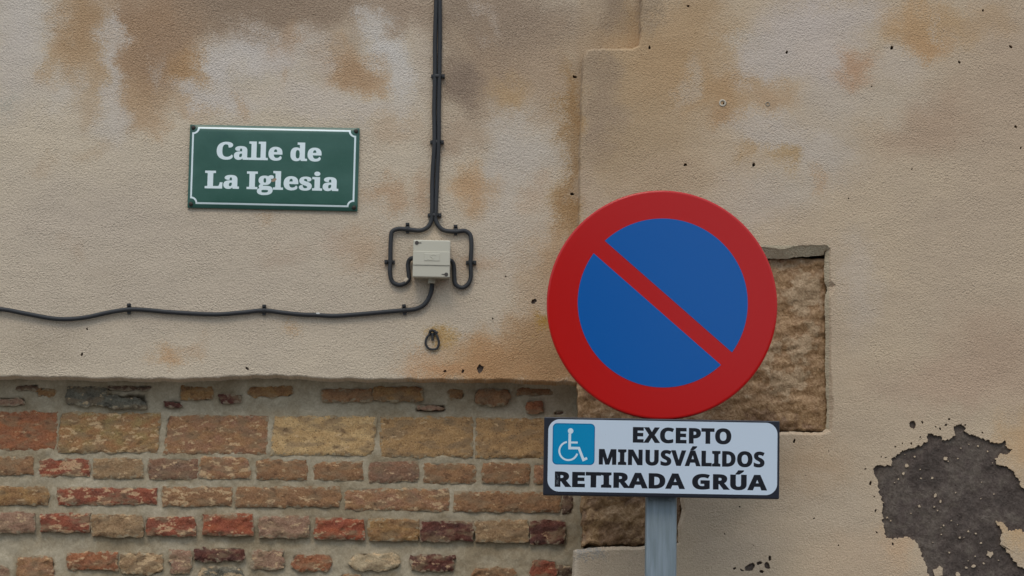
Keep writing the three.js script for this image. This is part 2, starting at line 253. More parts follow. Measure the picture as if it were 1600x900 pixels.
const ZQ = 0.06;                                                    // face of the corner render; the main render is at z = 0
const lip = [[-320, 587], [-150, 589], [0, 588], [60, 589], [100, 590], [200, 592], [262, 593], [330, 590], [400, 587], [440, 587], [480, 590], [560, 592.5], [650, 593], [760, 593.5], [850, 596], [903, 598]];
{
  const far = [{ x: -5.2, y: 6, b: 0.01, s: 0 }, { x: -5.2, y: P(0, 588).y, b: 0.005, s: 0 }];
  const o = [...far, ...edge(lip, 0, 0.005, 0.003), ...edge([[903, 380], [1012, 378], [1012, -300]], 0, 0.002, 0), { x: P(1012, -300).x, y: 6, b: 0.01, s: 0 }];
  const hs = [[898, 120, 2.7], [894, 303, 2.7], [834, 471, 4.4], [750, 577, 5.5, 1.1], [695, 580, 2.2], [723, 580, 2.4], [386, 576, 2.4], [770, 498, 1.4], [790, 432, 1.3], [128, 554, 1.6, 2], [136, 514, 1.6]];
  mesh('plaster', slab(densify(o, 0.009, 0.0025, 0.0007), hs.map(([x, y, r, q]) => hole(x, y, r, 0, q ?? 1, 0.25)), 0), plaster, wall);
  for (const [x, y] of [[750, 577], [834, 471], [386, 576], [695, 580], [723, 580]]) { const c = P(x, y, 0); mesh('filled_chip', gridGeo(4, 4, (u, v) => [c.x + (u - 0.5) * 0.03, c.y + (v - 0.5) * 0.03, -0.006 + 0.002 * N1(u * 3 + x, v * 3)]), cement, wall); }
}
const peelPx = [[490, 395], [520, 380], [575, 385], [585, 345], [625, 315], [700, 295], [745, 270], [750, 235], [800, 240], [830, 265], [880, 240], [870, 200], [905, 185], [925, 200], [920, 225], [975, 245], [1030, 265], [1080, 280], [1110, 260], [1115, 290], [1140, 310], [1122, 330], [1090, 325], [1070, 345], [1070, 380], [1110, 385], [1150, 410], [1170, 440], [1190, 480], [1225, 510], [1330, 560], [1360, 640], [1290, 690], [1200, 690], [1180, 680], [1130, 690], [1100, 650], [1065, 645], [1100, 700], [1085, 740], [1130, 800], [1180, 860], [1260, 862], [1330, 900], [1300, 1010], [1150, 1080], [980, 1060], [860, 1000], [770, 960], [750, 905], [745, 860], [715, 790], [700, 740], [650, 718], [590, 726], [550, 715], [540, 660], [533, 600], [541, 560], [520, 510], [510, 450]].map(([x, y]) => [1200 + x / 3, 600 + y / 3]);
{
  const niche = [[905, 386, 0.003, 0.024], [1060, 386, 0.003, 0.026], [1198, 387, 0.003, 0.026], [1222, 390, 0.002, 0.022], [1240, 387, 0.003, 0.025], [1262, 384, 0.003, 0.027], [1291, 383, 0.003, 0.022], [1296, 388, 0.004, 0.012], [1297, 440, 0.004, 0.014], [1305, 446, 0.002, 0.02], [1303, 457, 0.002, 0.018], [1297, 462, 0.004, 0.012], [1297, 560, 0.004, 0.012], [1301, 640, 0.004, 0.014], [1299, 672, 0.004, 0.012], [1288, 678, 0.004, 0.006], [1215, 677, 0.004, 0.006], [1066, 682, 0.004, 0.006], [1061, 690, 0.003, 0.004], [1066, 780, 0.003, 0.004], [1070, 800, 0.003, 0.008], [1062, 826, 0.003, 0.006], [1063, 848, 0.003, 0.004], [1052, 856, 0.003, 0.006], [960, 858, 0.003, 0.008], [900, 861, 0.006, 0.006]];
  const o = [...edge([[1002, -300], [1002, 0], [1001, 55], [998, 69], [988, 74.5], [930, 75.5], [917, 78], [912, 88], [909, 150], [906, 280], [905, 350]], ZQ, 0.007, 0.004), ...edge(niche, ZQ, 0, 0, 0.02), ...edge([[897, 880], [895, 1000]], ZQ, 0.008, 0.004), { x: P(895, 1000).x, y: 0, b: 0.01, s: 0, d: 0.09 }, { x: 5.2, y: 0, b: 0.01, s: 0 }, { x: 5.2, y: 6, b: 0.01, s: 0 }, { x: P(1002, -300).x, y: 6, b: 0.01, s: 0 }];
  const drill = [[1075, 9.5, 2.6], [1015, 74, 3, 1.2], [1229.5, 81.5, 3], [1393.5, 74.5, 3.8], [1579.5, 73, 4.2, 0.7], [1499, 97, 2.8], [1536, 16.5, 3, 0.8], [1132.5, 162, 4.6], [1071, 257.5, 3.4], [1177.5, 257.5, 3.4], [1587, 198, 3], [1595, 231, 2.2], [1326, 310, 1.6], [1425, 264, 1.7], [1362, 135, 1.6], [1492, 221, 1.1], [1536, 221, 1.1], [1156, 792, 1.8], [1132, 834, 1.6], [1177, 852, 1.2], [1310, 852, 1.6], [1360, 755, 3, 1.4], [1377, 714, 1.6], [1241, 689, 2.4, 1.8], [1295, 705, 1.5, 0.6], [1259, 743, 1.6, 0.5], [1272, 810, 2.4, 0.6]];
  const chips = [[1426, 664, 4, 1.8], [1441, 660, 2, 1], [1478, 664, 2, 1], [1483, 655, 1.8, 1], [1469, 670, 1.8], [1172, 886, 9, 0.6], [1160, 889, 4, 0.8], [1186, 880, 4, 0.7], [1199, 884, 4, 1.4], [1203, 872, 2.5, 1.4], [1148, 888, 2.5, 0.7], [1190, 893, 3, 0.8], [1424, 693, 1.6], [1384, 715, 1.6, 0.7], [1399, 698, 1.3], [1438, 683, 1.4], [1462, 667, 1.3], [1368, 798, 1.4, 1.5], [1366, 776, 1.2], [1352, 733, 1.5, 0.8], [1370, 832, 1.5], [1410, 693, 1.1], [1395, 850, 1.6, 1.4], [1508, 664, 1.5], [1535, 676, 1.4]];
  const hs = [...drill.map(([x, y, r, q]) => [x, y, r * 0.72, q]), ...chips].map(([x, y, r, q]) => hole(x, y, r, ZQ, q ?? 1, 0.22));
  const ragged = densify(edge(peelPx, ZQ, 0.0006, 0.0005), 0.0026, 0, 0); for (const q of ragged) { const x = q.x, y = q.y; q.x += 0.0032 * N2(x * 60, y * 60) + 0.0022 * N1(x * 190, y * 190); q.y += 0.0032 * N2(x * 60 + 40, y * 60) + 0.0022 * N1(x * 190 + 40, y * 190); }
  mesh('corner_plaster', slab(densify(o, 0.006, 0.0018, 0.0013), [ragged, ...hs], ZQ), plaster, wall);
  for (const [ax, ay, bx, by] of [[1345, 1020, 1690, 645], [1125, 905, 1225, 862]]) { const a = P(ax, ay, ZQ), b = P(bx, by, ZQ);                // the dark cement coat under the flaked paint
  mesh('cement_coat', gridGeo(140, 130, (u, v) => { const x = a.x + (b.x - a.x) * u, y = a.y + (b.y - a.y) * v; return [x, y, ZQ - 0.0075 + 0.004 * fbm(N1, x * 18, y * 18, 4)]; }), cement, wall); }
}
// flecks of paint still sticking to the cement
{
  const fl = [[834, 350, 9], [652, 383, 8], [635, 420, 6], [785, 523, 9], [810, 550, 6], [710, 572, 7], [770, 440, 5], [1040, 797, 15], [965, 852, 9], [890, 893, 12], [800, 880, 26], [688, 340, 4], [930, 860, 5], [850, 790, 4], [900, 720, 5], [975, 700, 4], [1000, 745, 5], [560, 625, 5], [575, 640, 4], [860, 640, 4], [940, 690, 5], [1110, 760, 5], [780, 575, 4], [1012, 840, 5], [905, 300, 3], [985, 290, 4]];
  for (const [zx, zy, r] of fl) {
    const c = P(1200 + zx / 3, 600 + zy / 3, ZQ), n = 9, R = r / 3 * MPP, sh = new THREE.Shape(); for (let k = 0; k < n; k++) { const a = k / n * 6.283, q = R * rr(0.6, 1.35); sh[k ? 'lineTo' : 'moveTo'](c.x + q * Math.cos(a), c.y + q * Math.sin(a)); }
    mesh('paint_fleck', new THREE.ExtrudeGeometry(sh, { depth: 0.004, bevelEnabled: false }).translate(0, 0, ZQ - 0.0075), plaster, wall);
  }
  for (let k = 0; k < 26; k++) {
    const c = P(rr(1385, 1570), rr(690, 890), ZQ), R = rr(0.4, 1) * MPP * 1.3, sh = new THREE.Shape(); for (let q = 0; q < 6; q++) { const a = q / 6 * 6.283, w = R * rr(0.6, 1.4); sh[q ? 'lineTo' : 'moveTo'](c.x + w * Math.cos(a), c.y + w * Math.sin(a)); }
    mesh('paint_fleck', new THREE.ExtrudeGeometry(sh, { depth: 0.004, bevelEnabled: false }).translate(0, 0, ZQ - 0.0075), plaster, wall);
  }
}

// ---- bricks and rubble: [x0, y0, x1, y1, kind, lime 0..1, round 0..1, proud mm, skew px]; x0..x1, y0..y1 in the photo
const K = { red: [[122, 60, 38], [104, 56, 40]], bright: [[130, 66, 38], [114, 54, 36]], dred: [[82, 40, 28], [64, 36, 30]], brown: [[124, 90, 58], [110, 78, 52]], buff: [[142, 111, 70], [124, 96, 62]], light: [[162, 135, 92], [144, 115, 74]], mauve: [[120, 84, 62], [126, 92, 58]], purple: [[98, 76, 60], [112, 78, 56]], tan: [[130, 105, 74], [114, 88, 60]], ochre: [[130, 98, 56], [108, 76, 46]], pink: [[126, 99, 78], [114, 84, 66]], cream: [[152, 136, 108], [132, 114, 86]], grey: [[90, 88, 76], [70, 67, 57]], rust: [[130, 78, 46], [114, 70, 46]], olive: [[128, 88, 54], [122, 102, 62]], dark: [[88, 65, 50], [70, 53, 42]] };
const bricks = [
  [-20, 622, 39, 633, 'pink', 0, 0.5, -4, 0], [24, 601, 62, 610, 'dark', 0, 0.6, 1, 0], [58, 606, 88, 620, 'ochre', 0, 0.6, -2, 0], [102, 603, 168, 634, 'grey', 0.1, 0.2, 2, 0], [160, 614, 231, 638, 'grey', 0.1, 0.75, 2, 0, 12], [168, 603, 236, 610, 'dark', 0, 0.7, 1, 0], [256, 627, 284, 637, 'dred', 0, 0.7, 0, 0], [281, 603, 335, 626, 'ochre', 0, 0.25, 0, 0], [341, 617, 378, 629, 'dred', 0, 0.4, -2, 0], [386, 600, 459, 623, 'ochre', 0, 0.6, -3, 0, -10], [501, 606, 584, 627, 'brown', 0, 0.2, 2, 0], [580, 602, 661, 628, 'ochre', 0, 0.35, 3, 0], [699, 605, 727, 624, 'ochre', 0, 0.8, -5, 0], [650, 633, 697, 643, 'pink', 0, 0.6, -3, 0], [740, 607, 798, 633, 'brown', 0, 0.8, 3, 0], [806, 604, 862, 619, 'brown', 0, 0.6, -5, 0], [821, 626, 850, 647, 'rust', 0, 0.7, -2, 0], [868, 642, 880, 647, 'dark', 0, 0.6, -4, 0],
  [-62, 642, 90, 704, 'rust', 0.02, 0.03, 6, 6], [90, 644, 250, 708, 'olive', 0.42, 0.05, 7, 6], [257, 648, 419, 710, 'mauve', 0.25, 0.04, 6, 6], [424, 649, 587, 712, 'light', 0.02, 0.05, 7, 6], [593, 651, 740, 715, 'buff', 0.03, 0.08, 6, 0], [742, 653, 894, 717, 'buff', 0.05, 0.04, 6, 0],
  [-30, 713, 53, 743, 'brown', 0.06, 0.1, 6, 0], [60, 716, 140, 745, 'red', 0.85, 0.06, 6, 0], [145, 715, 224, 747, 'tan', 0.05, 0.08, 5, 0], [231, 716, 311, 749, 'purple', 0.22, 0.1, 6, 0], [311, 713, 391, 749, 'mauve', 0.6, 0.06, 7, 0], [400, 716, 481, 750, 'brown', 0.08, 0.1, 6, 0], [488, 721, 568, 751, 'brown', 0.02, 0.1, 6, 0], [574, 720, 655, 754, 'purple', 0.08, 0.15, 6, 0], [661, 723, 743, 755, 'brown', 0.02, 0.1, 6, 0], [752, 722, 829, 755, 'brown', 0.1, 0.08, 6, 0], [834, 724, 893, 756, 'mauve', 0.02, 0.2, 5, 0],
  [-150, 758, -38, 789, 'brown', 0.2, 0.1, 8, 0], [-30, 759, 78, 790, 'ochre', 0.12, 0.2, 9, 0], [89, 761, 246, 789, 'red', 0.5, 0.06, 9, 0], [252, 760, 364, 791, 'brown', 0.55, 0.08, 8, 0], [367, 760, 533, 793, 'brown', 0.15, 0.08, 8, 0], [537, 763, 702, 798, 'mauve', 0.35, 0.12, 8, 0], [709, 768, 877, 801, 'brown', 0.03, 0.06, 8, 0], [877, 774, 896, 802, 'dark', 0, 0.25, 7, 0],
  [-24, 800, 55, 834, 'pink', 0.15, 0.15, 20, 0], [61, 802, 141, 832, 'red', 0.4, 0.1, 22, 0], [142, 803, 225, 839, 'tan', 0.12, 0.2, 20, 0], [227, 806, 306, 838, 'red', 0.5, 0.05, 22, 0], [315, 803, 396, 838, 'bright', 0.02, 0.06, 20, 0], [402, 806, 485, 840, 'pink', 0.2, 0.14, 20, 0], [491, 809, 570, 843, 'bright', 0.12, 0.12, 20, 0], [575, 811, 655, 845, 'ochre', 0.05, 0.16, 20, 0], [656, 814, 740, 846, 'dred', 0.02, 0.05, 21, 0], [741, 812, 827, 848, 'tan', 0.3, 0.12, 20, 0], [826, 812, 884, 850, 'dred', 0.02, 0.18, 21, 0],
  [24, 868, 86, 908, 'mauve', 0.05, 0.4, 18, 0], [103, 862, 185, 891, 'rust', 0.4, 0.1, 20, 0], [185, 863, 256, 898, 'tan', 0.7, 0.5, 20, 0], [265, 858, 299, 897, 'pink', 0.3, 0.3, 20, 0], [302, 856, 383, 877, 'dred', 0.05, 0.4, 24, 0], [394, 858, 444, 890, 'pink', 0.4, 0.25, 20, 0], [456, 866, 520, 892, 'rust', 0.35, 0.5, 20, 0], [545, 864, 626, 891, 'cream', 0.5, 0.75, 20, 0], [641, 866, 711, 893, 'dred', 0.4, 0.15, 21, 0], [735, 886, 806, 916, 'brown', 0.05, 0.8, 16, 0], [828, 873, 872, 916, 'red', 0.05, 0.9, 16, 0], [872, 884, 893, 899, 'dark', 0.1, 0.6, 12, 0], [308, 885, 382, 912, 'grey', 0.6, 0.6, 14, 0], [-18, 884, 13, 908, 'pink', 0, 0.5, 14, 0], [531, 896, 566, 918, 'brown', 0, 0.7, 12, 0],
];
{ // the courses run on beyond the frame
  const kinds = Object.keys(K), rows = [[642, 704, 150, 165, 6, -66], [713, 745, 78, 84, 6, -36], [759, 790, 110, 165, 8, -154], [801, 835, 78, 84, 20, -30], [862, 893, 50, 85, 18, -24]];
  for (const [a, b, w0, w1, p, start] of rows) for (let x = start; x > -330;) { const w = rr(w0, w1); bricks.push([x - w, a - 3, x - 2, b - 3, kinds[Math.floor(rnd() * 8)], rnd() * 0.5, 0.1, p, 0]); x -= w + 6; }
  for (const [a, b] of [[922, 954], [963, 996]]) for (let x = -300; x < 880;) { const w = rr(70, 150); bricks.push([x, a + x * 0.012, Math.min(890, x + w), b + x * 0.012, kinds[Math.floor(rnd() * kinds.length)], rnd() * 0.5, 0.15, 14, 0]); x += w + 8; }
}
// recessed mortar bed behind the bricks
const mortarZ = (x, y) => { const [px, py] = toPhoto(x, y, -0.08);
  const keys = [[560, -0.05], [595, -0.062], [615, -0.076], [640, -0.084], [700, -0.083], [760, -0.086], [800, -0.088], [850, -0.094], [880, -0.092], [920, -0.092], [2000, -0.09]]; let z = -0.05;
  for (let k = 1; k < keys.length; k++) if (py >= keys[k - 1][0] && py <= keys[k][0]) { z = keys[k - 1][1] + (keys[k][1] - keys[k - 1][1]) * sstep(keys[k - 1][0], keys[k][0], py); break; } else if (py > keys[k][0]) z = keys[k][1];
  let inside = -99; for (const [x0, y0, x1, y1] of bricks) { if (px < x0 || px > x1 || py < y0 || py > y1) continue; inside = Math.max(inside, Math.min(px - x0, x1 - px, py - y0, y1 - py) / Math.min(14, (y1 - y0) / 2, (x1 - x0) / 2)); }
  return z + 0.004 * fbm(N1, x * 9, y * 11, 3) + 0.0014 * fbm(N2, x * 34, y * 34, 3) - 0.03 * sstep(0.3, 0.8, inside + 0.35 * fbm(N3, x * 24, y * 30, 3)); };
{
  const xs = [-5.2, -4, -3, -2.4], ys = [0, 0.5, 1, 1.4], xr = P(915, 700, -0.08).x; while (xs[xs.length - 1] < xr - 0.004) xs.push(xs[xs.length - 1] + 0.0055); while (ys[ys.length - 1] < P(800, 582, 0).y) ys.push(ys[ys.length - 1] + 0.005);
  mesh('mortar_bed', gridGeo(xs.length - 1, ys.length - 1, (u, v, i, j) => [xs[i], ys[j], mortarZ(xs[i], ys[j])]), mortar, wall);
}

const BX0 = P(-500, 760).x, BX1 = P(930, 760).x, BY0 = P(400, 1030).y, BY1 = P(400, 585).y;
const brickMap = spread(dataMap(2048, 638, (d, w, h) => {
  const best = new Float32Array(w * h).fill(1e9), own = new Int16Array(w * h).fill(-1), pos = new Float32Array(w * h * 2);
  for (let j = 0; j < h; j++) for (let i = 0; i < w; i++) { const q = toPhoto(BX0 + (BX1 - BX0) * (i + 0.5) / w, BY0 + (BY1 - BY0) * (j + 0.5) / h, -0.075); pos[(j * w + i) * 2] = q[0]; pos[(j * w + i) * 2 + 1] = q[1]; }
  bricks.forEach(([x0, y0, x1, y1], k) => {
    for (let n = 0; n < w * h; n++) { const px = pos[n * 2], py = pos[n * 2 + 1]; if (px < x0 - 14 || px > x1 + 14 || py < y0 - 14 || py > y1 + 14) continue;
      const dd = Math.max(x0 - px, px - x1, y0 - py, py - y1); if (dd < best[n]) { best[n] = dd; own[n] = k; } }
  });
  for (let n = 0; n < w * h; n++) {
    const px = pos[n * 2], py = pos[n * 2 + 1], k = own[n], o = n * 4; d[o + 3] = 255; if (k < 0) { d[o] = d[o + 1] = d[o + 2] = 120; continue; }
    const [, , , , kind, lime] = bricks[k], [A, B] = K[kind], off = k * 37.7;
    const t = clamp(0.5 + 0.9 * fbm(N1, px / 42 + off, py / 26, 4)), gr = 9 * N2(px / 3.2, py / 3.2) + 7 * N3(px / 7 + off, py / 5) + 9 * (rnd() - 0.5);
    let c = [0, 1, 2].map((q) => A[q] * (1 - t) + B[q] * t + gr), gl = (c[0] + c[1] + c[2]) / 3; const soil = (/red|bright/.test(kind) ? 0.8 : 0.6) * sstep(-0.1, 0.45, fbm(N2, px / 55 + off * 1.7, py / 24 + 5, 4)); c = c.map((v, q) => v + 0.14 * (gl - v)); c = c.map((v, q) => v + ([104, 88, 68][q] - v) * soil);
    const burn = sstep(0.28, 0.6, fbm(N3, px / 30 + off, py / 20 + 9, 3)); c = c.map((v, q) => v * (1 - 0.22 * burn * [0.9, 1, 1.05][q]));
    const m = 1.1 * fbm(N2, px / 34 + off, py / 15, 4) + 0.3 * fbm(N1, px / 6 + off, py / 4.5, 2);
    const L = sstep(0.46 - 0.6 * lime, 0.68 - 0.6 * lime, m) * (lime > 0.015 ? 0.72 : 0); c = c.map((v, q) => v + ([160, 138, 108][q] + gr - v) * L);
    const smear = 0.75 * sstep(-1, 2.5, best[n] + 1.5 + 9 * fbm(N3, px / 14 + off, py / 10, 3)); c = c.map((v, q) => v + ([122, 114, 96][q] + gr * 0.6 - v) * smear); // joint mortar dragged over the arrises
    const pit = sstep(0.72, 0.8, N1(px / 3.6 + 7 + off, py / 3 + 3)) * (kind === 'light' || kind === 'buff' ? 0.5 : 0.28); c = c.map((v) => v * (1 - pit));
    for (let q = 0; q < 3; q++) d[o + q] = gam(clamp(lin(clamp(c[q], 0, 255)) / (E[q] * 0.95), 0, 0.8));
  }
}, true), BX0, BY0, BX1, BY1, THREE.MirroredRepeatWrapping);
const brickMat = std({ map: brickMap, bumpMap: fineBump, bumpScale: 0.0026, roughness: 0.92 });
// a rough block: bilinear patch with broken edges, a worn arris and sides that run back into the mortar
function block(c, zf, round, amp, cell, relief, off, back = 0.05, fx = 22, fy = 30) {
  const w = Math.hypot(c[1].x - c[0].x, c[1].y - c[0].y), h = Math.hypot(c[3].x - c[0].x, c[3].y - c[0].y), nu = Math.max(6, Math.round(w / cell)), nv = Math.max(5, Math.round(h / cell));
  const R = Math.min(0.0045, h * 0.14);
  const at = (u, v, side) => {
    let a = 2 * u - 1, b = 2 * v - 1; const a2 = a * Math.sqrt(1 - round * b * b * 0.5), b2 = b * Math.sqrt(1 - round * a * a * 0.5);
    const U = (a2 + 1) / 2, V = (b2 + 1) / 2;
    let x = (c[0].x * (1 - U) + c[1].x * U) * (1 - V) + (c[3].x * (1 - U) + c[2].x * U) * V, y = (c[0].y * (1 - U) + c[1].y * U) * (1 - V) + (c[3].y * (1 - U) + c[2].y * U) * V;
    const X = x, Y = y;
    x += amp * (N1(X * 26 + off, Y * 26) + 0.5 * N2(X * 70 + off, Y * 70)); y += amp * (N1(X * 22 + off + 70, Y * 30) + 0.5 * N2(X * 70 + off + 30, Y * 70));
    const e = Math.min(Math.min(u, 1 - u) * w, Math.min(v, 1 - v) * h), k = clamp(e / R);
    const z = side ? zf - back : zf - R * 0.75 * (1 - Math.sqrt(1 - (1 - k) * (1 - k))) + relief * (fbm(N3, X * fx + off, Y * fy, 4) - 0.25 * Math.max(0, N2(X * fx * 1.8 + off, Y * fy * 1.3)));
    return [x, y, z];
  };
  const face = gridGeo(nu, nv, (u, v) => at(u, 1 - v, false));
  const rim = []; for (let i = 0; i < nu; i++) rim.push([i / nu, 0]); for (let j = 0; j < nv; j++) rim.push([1, j / nv]); for (let i = nu; i > 0; i--) rim.push([i / nu, 1]); for (let j = nv; j > 0; j--) rim.push([0, j / nv]);
  const skirt = gridGeo(rim.length, 1, (s, t, i) => { const [u, v] = rim[i % rim.length]; return at(u, v, t < 0.5); });
  return mergeGeometries([face, skirt]);
}
bricks.forEach(([x0, y0, x1, y1, kind, lime, round, proud, skew, tilt = 0], k) => {
  const py = (y0 + y1) / 2, base = [[595, -0.07], [640, -0.084], [760, -0.086], [800, -0.09], [850, -0.094], [2000, -0.094]]; let zb = -0.07; for (const [y, z] of base) if (py > y) zb = z;
  const zf = zb + (proud > 12 ? proud * 0.55 : proud > 0 ? proud * 0.45 : proud) / 1000 + rr(0, 0.003);
  const q = 1.5, c = [[x0 + skew + rr(-q, q), y0 + rr(-q, q)], [x1 + skew * 0.3 + rr(-q, q), y0 + tilt + rr(-q, q)], [x1 - skew * 0.5 + rr(-q, q), y1 + tilt * 0.3 + rr(-q, q)], [x0 - skew * 0.5 + rr(-q, q), y1 + rr(-q, q)]].map(([x, y]) => P(x, y, zf));
  mesh(py < 640 || py > 856 ? 'rubble_stone' : 'brick', block(c, zf, round, py < 640 || py > 856 ? 0.0046 : 0.003, 0.0065, py < 640 || py > 800 ? 0.006 : 0.003, k * 13.1), brickMat, wall);
});
// dressed corner stones laid bare in the render
const stoneQuad = (l) => l.map(([x, y]) => P(x, y, 0.021));
mesh('corner_stone', block(stoneQuad([[901, 402], [1291, 404], [1293, 674], [903, 676]]), 0.026, 0.0, 0.002, 0.005, 0.008, 3.3, 0.1, 9, 18), sandstone, wall);
mesh('corner_stone', block(stoneQuad([[906, 688], [1066, 688], [1066, 852], [910, 851]]), 0.02, 0.02, 0.005, 0.005, 0.013, 9.1, 0.1, 10, 13), sandstone, wall);

// two plastic plugs left in drilled holes
for (const [x, y, r, c] of [[1199.5, 162.5, 3.6, [120, 112, 100]], [1129, 161, 5.5, [150, 145, 134]]]) {
  const p = P(x, y, ZQ); mesh('wall_plug', new THREE.TorusGeometry(r * MPP * 0.8, r * MPP * 0.28, 8, 18).translate(p.x, p.y, ZQ), std({ color: paint(c) }), wall);
}

// ------------------------------------------------------------------ the low houses across the street, which the glossy signs mirror
function facingHouse(label, x0, x1, h, colour, openings) {
  const g = thing('village_house', label, 'house', new THREE.Vector3((x0 + x1) / 2, 0, 16), 'houses across the street'), w = x1 - x0;
  const sh = new THREE.Shape(); sh.moveTo(-w / 2, -0.12); sh.lineTo(w / 2, -0.12); sh.lineTo(w / 2, h); sh.lineTo(-w / 2, h); sh.closePath();
  for (const [x, y, a, b] of openings) { const p = new THREE.Path(); p.moveTo(x, y); p.lineTo(x, y + b); p.lineTo(x + a, y + b); p.lineTo(x + a, y); p.closePath(); sh.holes.push(p); }
  const m = std({ color: new THREE.Color().setRGB(...colour), bumpMap: stuccoBump, bumpScale: 0.004 }), dark = std({ color: new THREE.Color().setRGB(0.09, 0.05, 0.03), roughness: 0.6 });
  mesh('wall', new THREE.ExtrudeGeometry(sh, { depth: 0.3, bevelEnabled: false }), m, g);
  mesh('rear_wall', new THREE.BoxGeometry(w - 0.01, h, 0.3).translate(0, h / 2 - 0.12, 6), m, g);
  for (const s of [-1, 1]) mesh('side_wall', new THREE.BoxGeometry(0.3, h, 5.7).translate(s * (w / 2 - 0.15), h / 2 - 0.12, 3.16), m, g);
  mesh('roof', new THREE.BoxGeometry(w + 0.2, 0.14, 6.9).rotateX(-0.06).translate(0, h + 0.19, 3.1), std({ color: new THREE.Color().setRGB(0.24, 0.12, 0.07) }), g);
  for (const [x, y, a, b] of openings) {
    if (y < 0.1) { const d = mesh('door', new RoundedBoxGeometry(a - 0.02, b - 0.02, 0.06, 2, 0.01).translate(x + a / 2, y + b / 2, 0.16), dark, g); mesh('handle', new THREE.SphereGeometry(0.035, 12, 8).translate(x + a - 0.12, y + 1, 0.1), screwMat, d); continue; }
    const f = mesh('window', mergeGeometries([[x + a / 2, y + 0.04, a, 0.08], [x + a / 2, y + b - 0.04, a, 0.08], [x + 0.04, y + b / 2, 0.08, b - 0.16], [x + a - 0.04, y + b / 2, 0.08, b - 0.16], [x + a / 2, y + b / 2, 0.06, b - 0.16]].map(([cx, cy, sx, sy]) => new THREE.BoxGeometry(sx - 0.004, sy - 0.004, 0.06).translate(cx, cy, 0.16))), dark, g);
    mesh('pane', new THREE.BoxGeometry(a - 0.1, b - 0.1, 0.006).translate(x + a / 2, y + b / 2, 0.17), std({ color: new THREE.Color().setRGB(0.02, 0.025, 0.03), roughness: 0.08 }), f);
    mesh('sill', new THREE.BoxGeometry(a + 0.16, 0.06, 0.2).translate(x + a / 2, y - 0.035, -0.06), m, f);
  }
}
const screwMat = std({ color: paint([46, 42, 38]), roughness: 0.55, metalness: 0.6 });
facingHouse('taller dark ochre village house across the street, left of its low neighbour', -9, 0.9, 5.1, [0.17, 0.125, 0.08], [[-3.6, 1, 1, 1.3], [-1.2, -0.1, 1.1, 2.2], [1.6, 1, 1, 1.3], [-3.6, 3.6, 0.9, 1.2], [1.6, 3.6, 0.9, 1.2]]);
facingHouse('low dark stone village house across the street, right of the ochre one', 1, 10.5, 3.55, [0.12, 0.1, 0.08], [[-3.2, 1, 1, 1.2], [-0.4, -0.1, 1.1, 2.2], [2.4, 1, 1, 1.2]]);

// ------------------------------------------------------------------ street name plate
function canvas(w, h, draw) { const c = document.createElement('canvas'); c.width = w; c.height = h; const g = c.getContext('2d'); draw(g, w, h); const t = new THREE.CanvasTexture(c); t.colorSpace = THREE.SRGBColorSpace; t.magFilter = THREE.LinearFilter; t.anisotropy = 8; return t; }
const css = (c, k = 1) => { const a = albedo(c, k).map((v) => Math.round(gam(v))); return `rgb(${a[0]},${a[1]},${a[2]})`; };
function fitText(g, text, x0, x1, top, base, font, heavy) {         // stretch a line so that its caps fill the measured box
  g.save(); g.font = font.replace('SIZE', '200px'); g.textBaseline = 'alphabetic';
  const m = g.measureText(text), capH = g.measureText('E').actualBoundingBoxAscent, wid = m.actualBoundingBoxRight + m.actualBoundingBoxLeft;
  const sx = (x1 - x0) / (wid + heavy), sy = (base - top) / (capH + heavy);
  g.translate(x0, base); g.scale(sx, sy); g.translate(m.actualBoundingBoxLeft + heavy / 2, -heavy / 2);
  g.lineJoin = 'miter'; g.miterLimit = 3; g.lineWidth = heavy; g.fillText(text, 0, 0); if (heavy) g.strokeText(text, 0, 0); g.restore();
}
